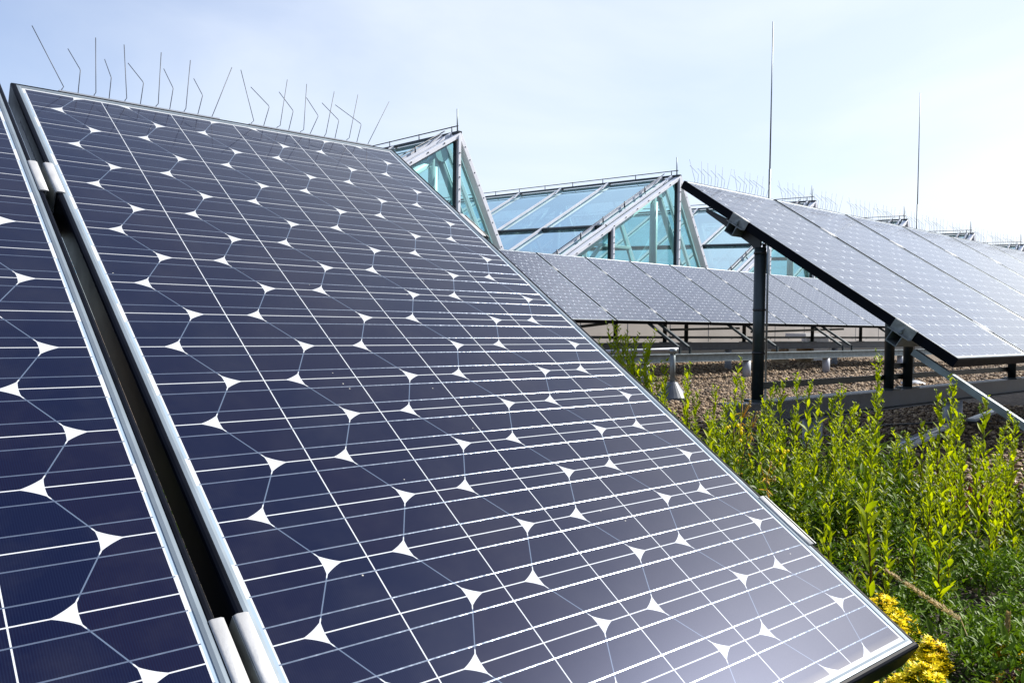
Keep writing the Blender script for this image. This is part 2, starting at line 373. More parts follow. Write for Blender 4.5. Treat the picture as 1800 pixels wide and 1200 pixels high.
# ------------------------------------------------------------------ gravel stones (stuff)
def stones(name, regions, seed):
    rng = np.random.default_rng(seed)
    t = (1 + 5 ** 0.5) / 2
    ico = np.array([(-1, t, 0), (1, t, 0), (-1, -t, 0), (1, -t, 0), (0, -1, t), (0, 1, t), (0, -1, -t), (0, 1, -t), (t, 0, -1), (t, 0, 1), (-t, 0, -1), (-t, 0, 1)]) / math.hypot(1, t)
    fc = np.array([(0, 11, 5), (0, 5, 1), (0, 1, 7), (0, 7, 10), (0, 10, 11), (1, 5, 9), (5, 11, 4), (11, 10, 2), (10, 7, 6), (7, 1, 8), (3, 9, 4), (3, 4, 2), (3, 2, 6), (3, 6, 8), (3, 8, 9), (4, 9, 5), (2, 4, 11), (6, 2, 10), (8, 6, 7), (9, 8, 1)])
    P = []; R = []
    for (x0, x1, y0, y1, n, r) in regions:
        x = rng.uniform(x0, x1, n); y = rng.uniform(y0, y1, n)
        keep = np.array([not in_bed(a - 0.1, b - 0.1) or rng.random() < 0.07 for a, b in zip(x, y)])
        P.append(np.stack([x, y], 1)[keep]); R.append(r * rng.uniform(0.6, 1.35, keep.sum()))
    P = np.concatenate(P); R = np.concatenate(R); n = len(P)
    V = ico[None] * (R[:, None, None] * rng.uniform(0.65, 1.25, (n, 1, 3)) * np.array([1, 1, 0.7]))
    V *= rng.uniform(0.86, 1.14, (n, 12, 1))
    a = rng.uniform(0, 2 * math.pi, n); ca, sa = np.cos(a)[:, None], np.sin(a)[:, None]
    X = V[:, :, 0] * ca - V[:, :, 1] * sa + P[:, None, 0]; Y = V[:, :, 0] * sa + V[:, :, 1] * ca + P[:, None, 1]
    Z = V[:, :, 2] - 1.02 + (R * rng.uniform(0.3, 1.3, n))[:, None]
    vs = np.stack([X, Y, Z], 2).reshape(-1, 3); fs = (fc[None] + (np.arange(n) * 12)[:, None, None]).reshape(-1, 3)
    me = bpy.data.meshes.new(name); me.vertices.add(len(vs)); me.vertices.foreach_set('co', vs.astype(np.float32).ravel())
    me.loops.add(fs.size); me.loops.foreach_set('vertex_index', fs.astype(np.int32).ravel())
    me.polygons.add(len(fs)); me.polygons.foreach_set('loop_start', np.arange(0, fs.size, 3, dtype=np.int32)); me.polygons.foreach_set('use_smooth', np.ones(len(fs), bool))
    me.update(calc_edges=True); me.materials.append(M['stone'])
    o = bpy.data.objects.new(name, me); COL.objects.link(o); tag(o, 'loose rounded brown and cream roof pebbles', 'gravel', kind='stuff')
stones('gravel', [(1.2, 7.0, -1.6, 3.2, 36000, 0.012), (4.5, 10, 1.5, 5.2, 22000, 0.015), (8, 16, 1.5, 6.9, 20000, 0.02)], 3)

# ------------------------------------------------------------------ solar panel
def make_panel():
    root = empty('solar_panel')
    g = MB(); x0, x1, y0, y1 = -0.0117, MODW + 0.0117, 0.0117, -MODL - 0.0117
    g.add([(x0, y1, 0), (x1, y1, 0), (x1, y0, 0), (x0, y0, 0)], [(0, 1, 2, 3)])
    g.build('cell_glass', M['cells'], root)
    g = MB(); g.add([(x0, y1, -0.005), (x1, y1, -0.005), (x1, y0, -0.005), (x0, y0, -0.005)], [(3, 2, 1, 0)])
    g.build('backsheet', M['pvc'], root)
    def ring(prof, mat, name, ey=0.0):
        mb = MB(); n = len(prof); vs = []
        for sx, sy in ((0, 1), (1, 1), (1, 0), (0, 0)):
            for o, z in prof:
                vs.append(((-o if sx == 0 else MODW + o), ((o + ey) if sy == 1 else -MODL - o - ey), z))
        fs = []
        for c in range(4):
            d = (c + 1) % 4
            for i in range(n):
                j = (i + 1) % n; fs.append((c * n + i, c * n + j, d * n + j, d * n + i))
        mb.add(vs, fs, 0, False); return mb.build(name, mat, root)
    ring([(0.0046, -0.001), (0.0046, 0.0010), (0.0080, 0.0022), (0.0118, 0.0018), (0.0118, -0.001)], M['trim'], 'glass_rim')
    fr_ = ring([(0.0118, -0.038), (0.0118, 0.0014), (0.0130, 0.0024), (0.0160, 0.0024), (0.0185, 0.0014), (0.0197, -0.0012), (0.0197, -0.038), (-0.010, -0.038), (-0.010, -0.036), (0.0108, -0.036)], M['black'], 'frame')
    jb = MB(); jb.box((MODW / 2 - 0.06, -0.22, -0.028), (MODW / 2 + 0.06, -0.10, -0.0055)); jo = jb.build('junction_box', M['rubber'], root)
    jb = MB(); jb.tube([(MODW / 2 - 0.03, -0.20, -0.018), (MODW / 2 - 0.03, -0.30, -0.03), (MODW / 2 - 0.10, -0.42, -0.035), (MODW / 2 - 0.25, -0.40, -0.03)], 0.003, 6); jb.build('cable', M['rubber'], jo)
    return root
PANEL = make_panel()
_first = [True]
ROWS = {  # name: (x, y, z of the top left cell corner, tilt, yaw)
    'front': (0.0, 0.0, 0.0, math.asin(0.54596), 0.0), 'back': (6.282, 5.484, 0.434, 0.548, 0.002), 'right': (3.02, 0.808, 0.298, 0.573, 0.016)}
def row_matrix(row, k=0):
    x, y, z, t, yaw = ROWS[row]
    m = Matrix.Translation((x, y, z)) @ Matrix.Rotation(yaw, 4, 'Z') @ Matrix.Translation((k * PITCH, 0, 0)) @ Matrix.Rotation(t, 4, 'X')
    return m
def rp(row, x, v, n=0.0):
    """a point of the row's plane: x metres along the row, v metres down the slope, n metres above the glass"""
    x0, y0, z0, t, yaw = ROWS[row]
    p = Matrix.Translation((x0, y0, z0)) @ Matrix.Rotation(yaw, 4, 'Z') @ Matrix.Rotation(t, 4, 'X') @ Vector((x, -v, n))
    return p
ORD = ['first', 'second', 'third', 'fourth', 'fifth', 'sixth', 'seventh', 'eighth', 'ninth', 'tenth', 'eleventh', 'twelfth', 'thirteenth', 'fourteenth']
def place_panel(row, k, label, group):
    o = PANEL if _first[0] else copy_tree(PANEL); _first[0] = False
    o.matrix_world = row_matrix(row, k); tag(o, label, 'solar panel', group)
    return o
def place_all_panels():
    place_panel('front', 0, 'large dark honeycomb solar panel filling the foreground, whole in view', 'solar panels of the near row')
    place_panel('front', -1, 'solar panel cut off by the left edge of the photo, beside the gap', 'solar panels of the near row')
    for k in range(0, 9):
        lab = 'pale reflecting solar panel at the free left end of the right row' if k == 0 else f'pale reflecting solar panel, {ORD[k]} from the free end of the right row'
        place_panel('right', k, lab, 'solar panels of the right row')
    for k in range(-1, 11):
        lab = 'speckled solar panel of the distant row, leftmost, partly behind the big panel' if k == -1 else f'speckled solar panel of the distant row, {ORD[k + 1]} from its left end'
        place_panel('back', k, lab, 'solar panels of the distant row')
place_all_panels()
# white sticker on the side of the big panel's frame
st = MB(); st.box((-0.0202, -0.265, -0.034), (-0.01975, -0.10, -0.022))
fr0 = [c for c in PANEL.children if c.name.startswith('frame')][0]
o = st.build('type_label', M['pvc'], fr0); o['label'] = 'white printed strip on the black side of the frame'

# ------------------------------------------------------------------ clamps
def make_clamp(kind):
    root = empty('panel_clamp'); bolt_ = None
    gap = PITCH - MODW - 2 * 0.0197; L = 0.10
    hw = gap / 2
    b = MB()
    flange = lambda s: b.profile((s * (hw + 0.0026) + (0.002 if kind == 'mid' else 0.002), -L / 2, 0.0036), (s * (hw + 0.0026) + (0.002 if kind == 'mid' else 0.002), L / 2, 0.0036), [(-0.0066, -0.0006), (-0.004, 0.0008), (0.004, 0.0008), (0.0066, -0.0006), (0.0066, -0.0014), (-0.0066, -0.0014)], (0, 0, 1), 0, True)
    if kind == 'mid':
        flange(-1); flange(1); b.build('flange', M['alu'], root)
        b = MB(); b.profile((0, -L / 2, -0.034), (0, L / 2, -0.034), [(-hw + 0.001, 0.036), (-hw + 0.001, 0), (hw - 0.001, 0), (hw - 0.001, 0.036), (hw - 0.003, 0.036), (hw - 0.003, 0.002), (-hw + 0.003, 0.002), (-hw + 0.003, 0.036)])
    else:
        flange(1); b.build('flange', M['alu'], root)
        b = MB(); b.profile((hw - 0.006, -L / 2, -0.04), (hw - 0.006, L / 2, -0.04), [(0, 0), (-0.026, 0), (-0.026, 0.002), (-0.002, 0.002), (-0.002, 0.043), (0, 0.043)])
    br_ = b.build('bracket', M['bracket'], root)
    b = MB(); b.tube([(hw * 0.0 if kind == 'mid' else -0.006, 0, -0.036), (hw * 0.0 if kind == 'mid' else -0.006, 0, -0.026)], 0.0065, 6, sm=False)
    b.tube([(0 if kind == 'mid' else -0.006, 0, -0.026), (0 if kind == 'mid' else -0.006, 0, -0.012)], 0.003, 8); b.build('bolt', M['galv'], br_)
    return root
CL = {}
def clamp(row, k, v, label, group, kind='mid', flip=False):
    first = kind not in CL
    if first: CL[kind] = make_clamp(kind)
    o = CL[kind] if first else copy_tree(CL[kind])
    x = k * PITCH - (PITCH - MODW) / 2
    x0, y0, z0, t, yaw = ROWS[row]
    m = Matrix.Translation((x0, y0, z0)) @ Matrix.Rotation(yaw, 4, 'Z') @ Matrix.Rotation(t, 4, 'X') @ Matrix.Translation((x, -v, 0))
    if flip: m = m @ Matrix.Rotation(math.pi, 4, 'Z')
    o.matrix_world = m; tag(o, label, 'clamp', group)
CV = (0.375, 1.285)
clamp('front', 0, CV[0], 'bright aluminium clamp in the upper part of the gap between the two near panels', 'clamps of the near row')
clamp('front', 0, CV[1], 'bright aluminium clamp low in the gap between the two near panels', 'clamps of the near row')
clamp('front', 1, CV[0], 'small end clamp high on the right edge of the big panel', 'clamps of the near row', 'end', True)
clamp('front', 1, CV[1], 'cream lit end clamp low on the right edge of the big panel', 'clamps of the near row', 'end', True)
clamp('right', 0, CV[0], 'end clamp near the top of the right row\'s free black side', 'clamps of the right row', 'end')
clamp('right', 0, CV[1], 'end clamp near the bottom of the right row\'s free black side', 'clamps of the right row', 'end')
for k in range(1, 7):
    for i, v in enumerate(CV):
        clamp('right', k, v, f'{("upper", "lower")[i]} clamp in the {ORD[k - 1]} seam of the right row', 'clamps of the right row')
for k in range(0, 10):
    for i, v in enumerate(CV):
        clamp('back', k, v, f'{("upper", "lower")[i]} clamp in the {ORD[k]} seam of the distant row', 'clamps of the distant row')

# ------------------------------------------------------------------ bird spikes
def make_spikes(seed):
    rnd = random.Random(seed); root = empty('bird_spike_strip')
    b = MB(); b.box((-0.005, 0.0, -0.001), (0.30, 0.012, 0.0015)); b.build('base_strip', M['pvc'], root)
    def wire(pts_, r=0.00055):
        w = MB(); w.tube(pts_, r * 1.45, 5); w.build('spike', M['wire'], root)
    A_ = [('s', 0, 3, -50), ('b', 28, 32, 20), ('s', 56, 59, 59), ('b', 83, 87, 86), ('s', 112, 115, 110), ('b', 141, 147, 130), ('s', 171, 175, 181), ('b', 198, 205, 200), ('s', 227, 230, 238), ('b', 255, 265, 262), ('s', 285, 287, 328)]
    B_ = [('s', 0, 5, -24), ('b', 28, 41, 17), ('s', 59, 66, 84), ('b', 87, 98, 84), ('s', 116, 123, 131), ('b', 139, 160, 152), ('s', 176, 179, 198), ('b', 203, 213, 192), ('s', 234, 240, 265), ('b', 261, 273, 227), ('s', 292, 294, 352)]
    for kd, x, xm, xt in (A_ if seed == 1 else B_):
        x, xm, xt = x / 1000, xm / 1000, xt / 1000; j = rnd.uniform(-1, 1)
        if kd == 's': wire([(x, 0.004, 0.001), (x, 0.003, 0.004), (xm, 0.002, 0.009), (xt, 0.003 + 0.004 * j, 0.113 + 0.004 * j)])
        else: wire([(x, 0.004, 0.001), (xm, 0.004, 0.045 + 0.002 * j), (xm - 0.0005, 0.007, 0.049 + 0.002 * j), (xt, 0.048, 0.092 + 0.005 * j)])
    return root
SPK = [make_spikes(1), make_spikes(5)]; _su = [False, False]
def spikes(row, k, i, label):
    src = SPK[i]
    o = src if not _su[i] else copy_tree(src); _su[i] = True
    p = rp(row, k * PITCH + (0.064, 0.435)[i], -0.0155, 0.0035)
    o.matrix_world = Matrix.Translation(p) @ Matrix.Rotation(ROWS[row][4], 4, 'Z')
    tag(o, label, 'bird spikes', 'bird spike strips along the top edges')
spikes('front', 0, 0, 'thin wire bird spikes on the left half of the big panel\'s top edge')
spikes('front', 0, 1, 'thin wire bird spikes on the right half of the big panel\'s top edge')
spikes('front', -1, 0, 'bird spikes farthest left on the cut-off panel at the left')
spikes('front', -1, 1, 'bird spikes on the cut-off left panel, next to the gap')
for k in range(0, 8):
    for i in (0, 1):
        spikes('right', k, i, f'wire bird spikes on the {("left", "right")[i]} half of the {ORD[k]} panel in the right row')

# ------------------------------------------------------------------ sub-structures
def rows_support(row, x0, x1, post_x, rail_x, name, lean_rails=True):
    X0, Y0, Z0, t, yaw = ROWS[row]
    L = 1.54
    tagd = {'front': 'near', 'right': 'right', 'back': 'distant'}[row]
    # purlins under the modules (they carry the clamps)
    for i, v in enumerate(CV):
        b = MB(); b.channel(rp(row, x0, v, -0.085), rp(row, x1, v, -0.085), 0.05, 0.045, 0.003, tuple((rp(row, 0, 0, 1) - rp(row, 0, 0, 0))))
        o = b.build('purlin', M['galv']); tag(o, f'{("upper", "lower")[i]} steel channel carrying the panels of the {tagd} row', 'purlin', 'purlins under the panels')
    by = Y0 - 0.39; bz = Z0 - 1.055
    b = MB(); b.ibeam((X0 + x0 - 0.15, by, bz - 0.052), (X0 + x1, by, bz - 0.052), 0.10, 0.104, 0.008)
    tag(b.build('steel_beam', M['steel']), f'dark grey rear I-beam under the {tagd} row of panels', 'steel beam', 'long beams on the roof')
    fy = Y0 - 1.65; fz = Z0 - 1.14
    b = MB(); b.ibeam((X0 + x0 - 0.25, fy, fz - 0.045), (X0 + x1, fy, fz - 0.045), 0.10, 0.088, 0.007)
    tag(b.build('steel_beam', M['galv']), f'light grey front I-beam under the {tagd} row of panels', 'steel beam', 'long beams on the roof')
    ztop = lambda y: Z0 - (Y0 - y) * math.tan(t) - 0.09
    root = empty('panel_support', (X0, by, bz)); tag(root, f'steel posts, ties and sloping rails holding up the {tagd} row', 'support frame')
    posts = []
    for px_ in post_x:
        b = MB(); b.tube([(px_, 0, 0.0), (px_, 0, ztop(by) - bz)], 0.027, 12); b.box((px_ - 0.05, -0.05, 0.001), (px_ + 0.05, 0.05, 0.009))
        po = b.build('post', M['galvdark'], root); posts.append(po)
    b = MB()
    b.beam((post_x[0], 0.03, 0.068), (x1, 0.03, 0.068), 0.012, 0.032); b.build('tie_rail', M['galvdark'], root)
    for rx in rail_x:
        b = MB(); a = rp(row, rx, 1.36, -0.062) - Vector((X0, by, bz)); c = rp(row, rx, 1.93, -0.062) - Vector((X0, by, bz))
        b.channel(a, c, 0.030, 0.026, 0.003, (0, -0.6, -0.8)); b.build('sloping_rail', M['galvdark'] if row == 'back' else M['galv'], root)
        b = MB(); e = rp(row, rx, 1.86, -0.12) - Vector((X0, by, bz)); b.beam((e.x, fy - by + 0.02, fz - bz), (e.x, fy - by + 0.02, max(e.z, fz - bz + 0.05)), 0.025, 0.025, (0, 1, 0)); b.build('short_leg', M['galvdark'], root)
    return root, by, bz, fy, fz, posts
sr, by, bz, fy, fz, rposts = rows_support('right', -0.06, 7.4, [0.03, 1.36, 1.60, 3.3, 4.9, 6.5], [0.0, 1.48, 3.1, 4.8], 'right')
# gusset and toothed strip at the free end post
X0, Y0, Z0, t, yaw = ROWS['right']
zt = 0.298 - 0.39 * math.tan(0.573) - 0.02 - bz
b = MB(); b.add([(0.02, -0.01, zt - 0.02), (0.02, 0.30, zt + 0.14), (0.02, 0.30, zt + 0.12), (0.02, 0.05, zt - 0.05), (0.02, 0.0, zt - 0.10),
                 (0.03, -0.01, zt - 0.02), (0.03, 0.30, zt + 0.14), (0.03, 0.30, zt + 0.12), (0.03, 0.05, zt - 0.05), (0.03, 0.0, zt - 0.10)],
                [(0, 1, 2, 3, 4), (9, 8, 7, 6, 5), (0, 5, 6, 1), (1, 6, 7, 2), (2, 7, 8, 3), (3, 8, 9, 4), (4, 9, 5, 0)])
b.build('gusset', M['rubber'], sr)
b = MB(); b.beam((0.062, 0, 0.10), (0.062, 0, zt - 0.05), 0.010, 0.014, (0, 1, 0))
for i in range(52): b.box((0.066, -0.004, 0.12 + i * 0.0115), (0.074, 0.004, 0.125 + i * 0.0115))
b.build('toothed_strip', M['rubber'], rposts[0])
b = MB()
for z in (0.22, 0.42, zt - 0.10): b.tube([(0.03, 0, z), (0.03, 0, z + 0.010)], 0.0295, 12)
b.build('pipe_clip', M['rubber'], rposts[0])
b = MB(); b.beam((1.36, 0.02, 0.135), (1.95, 0.02, 0.135), 0.012, 0.026); b.build('upper_tie', M['galvdark'], sr)

br, bby, bbz, bfy, bfz, bposts = rows_support('back', -1.2, 9.6, [0.0, 0.95, 1.9, 2.35, 3.7, 4.15, 5.6, 7.2], [0.62, 0.80, 2.15, 2.55, 4.2, 4.45, 6.2], 'back')
b = MB()
b.beam((-1.0, -0.05, 0.07), (0.75, -0.05, 0.24), 0.02, 0.035); b.beam((1.95, -0.05, 0.17), (3.5, -0.05, 0.20), 0.02, 0.03); b.beam((3.8, -0.05, 0.15), (6.5, -0.05, 0.21), 0.02, 0.03)
b.build('brace', M['galvdark'], br)
rows_support('front', -0.86, 0.80, [-0.5, 0.55], [-0.35, 0.45], 'front')

# footing pillars
def pillar(x, y, top, label, r=0.048):
    b = MB(); b.tube([(x, y, -1.03), (x, y, top - 0.001)], r, 24, 0)
    o = b.build('footing_pillar', [M['pvc']]); tag(o, label, 'pillar', 'white tube footings')
pillar(5.28, by, bz - 0.104, 'fat pale tube footing under the dark beam, nearest the right edge of the photo', 0.058)
pillar(3.55, by, bz - 0.104, 'pale tube footing half hidden by the tall plants')
for i, (x, lab) in enumerate([(6.3, 'white tube footing left of the thick dark post, among plants'), (8.15, 'white tube footing just behind the thick dark post'), (10.0, 'white tube footing under the middle of the light beam'), (12.2, 'white tube footing under the light beam, right of the middle one'), (14.4, 'white tube footing farthest right under the light beam')]):
    pillar(x, bfy, bfz - 0.088, lab)
for x, lab in [(7.2, 'left shaded footing under the rear beam of the distant row'), (9.6, 'middle shaded footing under the rear beam of the distant row'), (12.6, 'right shaded footing under the rear beam of the distant row')]:
    pillar(x, bby, bbz - 0.104, lab)
pillar(3.6, fy, fz - 0.088, 'short pale footing at the right edge of the photo')
for x in (-0.6, 0.6): pillar(x, -0.39, -1.159, 'hidden', 0.05) if False else None

# ------------------------------------------------------------------ lightning rods
def rod(x, y, z0, z1, label):
    root = empty('lightning_rod', (x, y, z0)); tag(root, label, 'lightning rod', 'tall lightning rods')
    h = z1 - z0
    b = MB(); b.tube([(0, 0, 0.05), (0, 0, h * 0.62)], 0.0085, 8); b.build('lower_tube', M['galv'], root)
    b = MB(); b.tube([(0, 0, h * 0.62), (0.004, 0, h)], [0.0058, 0.004], 8); b.build('upper_rod', M['galv'], root)
    b = MB(); b.tube([(0, 0, 0), (0, 0, 0.03), (0, 0, 0.06)], [0.14, 0.13, 0.05], 20); b.build('base', M['pvc'], root)
rod(5.19, 1.72, -1.02, 1.88, 'tall thin lightning rod on the left, rising behind the right row')
rod(8.85, 2.2, -1.02, 2.16, 'tall thin lightning rod on the right, rising behind the right row')

# ------------------------------------------------------------------ glass roof
def skylight(k, ax, az, width, label, detail=True):
    ay = 7.2; zb = 0.03; h = az - zb
    root = empty('glass_skylight', (ax, ay, zb)); tag(root, label, 'skylight', 'saw-tooth glass skylights')
    Ln = 12.0; R = Vector((0.047, 1, 0.049))
    sl = Vector((-(width * 0.76) / h, 0, -1)); sr_ = Vector(((width * 0.24) / h, 0, -1))
    A = Vector((0, 0, h)); FL = A + sl * h; FR = A + sr_ * h
    rise = Vector((0.047, 1, 0.049))
    def at(base, y): return base + rise * y
    b = MB(); b.quad(at(A, 0.08), at(FL, 0.08), at(FL, Ln), at(A, Ln)); b.build('roof_glass', M['roofglass'], root)
    b = MB(); b.quad(at(FR, 0.08), at(A, 0.08), at(A, Ln), at(FR, Ln)); b.build('steep_roof_glass', M['roofglass'], root)
    b = MB(); b.add([FL + Vector((0, 0.05, 0)), FR + Vector((0, 0.05, 0)), A + Vector((0, 0.05, 0))], [(0, 1, 2)]); b.build('gable_glass', M['gable'], root)
    # gable edge strips and mullions (pale), with screw heads
    b = MB()
    b.beam(FL, A + Vector((0.02, 0, 0)), 0.055, 0.11, (0, -1, 0)); b.beam(A, FR, 0.065, 0.12, (0, -1, 0))
    if detail:
        for i in range(1, 13):
            for base, d in ((A, sl), (A, sr_)):
                p = base + d * (h * i / 13.0) + Vector((0, -0.058, 0)); b.box((p.x - 0.007, p.y - 0.006, p.z - 0.007), (p.x + 0.007, p.y + 0.02, p.z + 0.007), 1)
    b.build('gable_frame', [M['frost'], M['seal']], root)
    for mx in (0.0, -1.66):
        ht = h + mx * h / (width * 0.76)
        b = MB(); b.beam((mx - 0.015, -0.02, 0), (mx - 0.015, -0.02, ht - 0.03), 0.045, 0.10, (0, 1, 0))
        if detail:
            for i in range(1, 13): b.box((mx - 0.022, -0.078, ht * i / 13.0 - 0.10), (mx - 0.008, -0.068, ht * i / 13.0 - 0.086), 1)
        mo = b.build('mullion', [M['frost'], M['seal']], root)
        b = MB(); b.beam((mx - 0.052, 0.0, 0), (mx - 0.052, 0.0, ht - 0.10), 0.02, 0.05, (0, 1, 0)); b.build('seal', M['seal'], mo)
    # rafters on both slopes, purlins
    ys = [0.12] + [0.35 + 1.335 * i for i in range(9)]
    nl = sl.normalized().cross(Vector((0, 1, 0))).normalized()
    if nl.z < 0: nl = -nl
    for i, yy in enumerate(ys):
        b = MB(); b.beam(at(A, yy) + nl * 0.03, at(FL, yy) + nl * 0.03, 0.04, 0.04, nl); ro = b.build('rafter', M['frost'], root)
        b = MB(); b.beam(at(A, yy) + nl * -0.05, at(FL, yy) + nl * -0.05, 0.03, 0.06, nl); b.build('seal', M['seal'], ro)
        b = MB(); b.beam(at(A, yy), at(FR, yy), 0.055, 0.06, (1, 0, 0.3)); b.build('rafter', M['frost'], root)
    for d in (1.0,):
        b = MB(); b.beam(at(A + sl * d, 0.1) + nl * 0.02, at(A + sl * d, Ln) + nl * 0.02, 0.05, 0.045, nl); b.build('purlin', M['seal'], root)
    b = MB(); b.beam(at(A, -0.05) + Vector((0, 0, 0.03)), at(A, Ln) + Vector((0, 0, 0.03)), 0.06, 0.03, (0, 0, 1)); b.build('ridge_cap', M['seal'], root)
    # lightning wire on stand-offs
    b = MB(); b.tube([at(A, 0) + Vector((0, 0, 0.12)), at(A, Ln) + Vector((0, 0, 0.12))], 0.008, 6)
    for i in range(14): p = at(A, 0.15 + i * 0.85); b.tube([p + Vector((0, 0, 0.04)), p + Vector((0, 0, 0.13))], 0.008, 6)
    q = A + Vector((0, 0.30, 0.10)); b.tube([q, q + sl * h], 0.008, 6)
    for i in range(1, 7): p = q + sl * (i * h / 7); b.tube([p - Vector((0, 0, 0.08)), p + Vector((0, 0, 0.02))], 0.012, 6)
    b.build('lightning_wire', M['wire'], root)
    b = MB(); b.tube([A + Vector((0.03, 0.05, 0)), A + Vector((0.02, 0.05, 0.36))], [0.012, 0.008], 6); b.build('finial', M['galv'], root)
    # inside: ridge duct, portal frames, cross braces, hanging lamps
    b = MB(); b.tube([at(A, 0.35) - Vector((0.02, 0, 0.22)), at(A, Ln) - Vector((0.02, 0, 0.22))], 0.11, 12); b.build('ridge_tube', M['inner'], root)
    for j, yy in enumerate((0.45, 3.0, 5.7, 8.4)):
        b = MB(); a0 = at(A, yy) - Vector((0, 0, 0.25))
        b.tube([a0, at(FL, yy) + Vector((0.35, 0, -0.1))], 0.055, 8); b.tube([a0, at(FR, yy) + Vector((-0.12, 0, -0.1))], 0.055, 8)
        b.tube([a0 + Vector((-0.10, 0, 0)), Vector((-0.10, yy, 0.0))], 0.07, 10)
        b.build('portal_frame', M['innerlight'] if j == 0 else M['inner'], root)
        b = MB(); b.beam((-2.2, yy + 0.6, -0.5), (-0.35, yy + 0.5, h * 0.72), 0.06, 0.05, (0, 1, 0)); b.beam((-0.3, yy + 0.7, -0.6), (-1.5, yy + 0.6, h * 0.5), 0.045, 0.04, (0, 1, 0))
        b.beam((-0.45, yy + 0.5, h * 0.7), (0.35, yy + 0.4, -0.4), 0.06, 0.05, (0, 1, 0))
        b.build('cross_brace', M['inner'], root)
    if detail:
        for (lx, ly, lz) in ((-0.35, 0.75, h - 0.42), (-0.62, 0.9, h - 0.62)):
            b = MB(); b.tube([(lx, ly, lz), (lx - 0.03, ly - 0.05, lz - 0.03)], [0.14, 0.15], 20); b.build('lamp_disc', M['innerlight'], root)
        b = MB()
        for i in range(4): b.beam((-1.5 + i * 0.3, 1.6, 0.1), (-1.5 + i * 0.3, 1.6, 0.9), 0.04, 0.03, (0, 1, 0))
        b.beam((-1.5, 0.9, h * 0.45), (-0.2, 0.9, h * 0.45), 0.05, 0.05); b.beam((-2.8, 2.2, 0.35), (0.6, 2.2, 0.35), 0.05, 0.05)
        b.build('inner_rails', M['innerlight'], root)
    return root
SK = [(6.353, 2.131, 4.45), (11.086, 2.159, 4.73), (15.577, 2.211, 4.5), (19.873, 2.233, 4.3), (23.971, 2.24, 4.1), (27.863, 2.213, 3.9)]
SKL = ['nearest glass skylight, its teal gable half behind the big panel', 'large glass skylight in the middle of the photo with its whole gable in view',
       'glass skylight seen through the gap left of the thick dark post', 'glass skylight whose dark ridge tip shows left of the right lightning rod',
       'second farthest skylight, ridge tip above the right row', 'farthest skylight, ridge tip at the right edge of the photo']
for i, (ax, az, w) in enumerate(SK): skylight(i, ax, az, w, SKL[i], i < 3)
root = empty('building_wall', (2.8, 7.3, -1.03)); tag(root, 'low cream clad wall below the glass skylights, seen under the distant row', 'wall')
b = MB(); b.box((0, -0.05, 0.34), (27, 0.10, 1.09)); b.build('cladding', M['wall'], root)
b = MB(); b.box((0, -0.07, 0), (27, 0.12, 0.338)); b.build('wall_base', M['wall_base'], root)  # lowest part of the wall, coloured much darker than the cladding
b = MB()
for i in range(24): b.box((0.5 + i * 1.1, -0.053, 0.36), (0.512 + i * 1.1, -0.049, 1.07))
for i in range(40): b.tube([(0.8 + i * 0.66, -0.056, 0.42), (0.8 + i * 0.66, -0.05, 0.42)], 0.012, 6)
b.build('joints', M['steel'], root)
b = MB(); b.beam((0, -0.09, 1.12), (27, -0.09, 1.12), 0.16, 0.05); b.build('coping', M['frost'], root)
# timber and box under the distant row
b = MB()
for i in range(3): b.box((11.9, 5.6 + i * 0.12, -0.72 + i * 0.03), (13.0, 5.7 + i * 0.12, -0.695 + i * 0.03))
b.box((12.0, 5.62, -1.03), (12.08, 5.9, -0.722)); b.box((12.8, 5.62, -1.03), (12.88, 5.9, -0.722))
tag(b.build('timber_stack', M['wood']), 'small stack of timber boards in the shade under the distant row', 'boards')
b = MB(); b.box((13.1, 5.9, -1.02), (13.9, 5.98, -0.5)); b.box((13.1, 5.98, -0.56), (13.9, 6.3, -0.5))
tag(b.build('metal_cabinet', M['frost']), 'pale metal sheet box standing under the distant row', 'cabinet')

# ------------------------------------------------------------------ small roof things
root = empty('vent_standpipe', (5.0, 2.45, -1.03)); tag(root, 'small standpipe with a blue grey conical skirt rising from the gravel', 'standpipe')
b = MB(); b.tube([(0, 0, 0), (0, 0, 0.05), (0, 0, 0.17)], [0.13, 0.125, 0.04], 24, sm=False); b.build('conical_skirt', M['steel'], root)
b = MB(); b.tube([(0, 0, 0.15), (0, 0, 0.44)], 0.022, 12); b.tube([(0, 0, 0.40), (0, 0, 0.44)], 0.035, 12); b.build('riser', M['galv'], root)
b = MB(); b.tube([(0.03, -0.03, 0.435), (-0.55, 0.45, 0.40)], 0.014, 10); b.build('side_pipe', M['pvc'], root)
b = MB(); b.tube([(3.75, 0.10, -0.985), (4.9, 0.24, -0.965)], 0.02, 6); b.beam((3.6, 0.02, -0.985), (4.30, 0.12, -0.975), 0.05, 0.016)
tag(b.build('metal_strip', M['rail']), 'bright flat metal strip lying on the shaded gravel left of the fat footing', 'metal strip')
b = MB(); b.beam((5.35, 0.33, -0.985), (6.1, 0.42, -0.965), 0.05, 0.016)
tag(b.build('metal_strip', M['rail']), 'bright flat metal strip lying right of the fat footing', 'metal strip')
b = MB(); P_ = [Vector((2.2 + i * 0.42, 0.9 + 0.10 * math.sin(i * 1.3) - 0.07 * i, -1.0)) for i in range(12)]
b.tube(P_, 0.008, 6); tag(b.build('cable', M['rubber']), 'thin black cable snaking over the shaded gravel', 'cable')

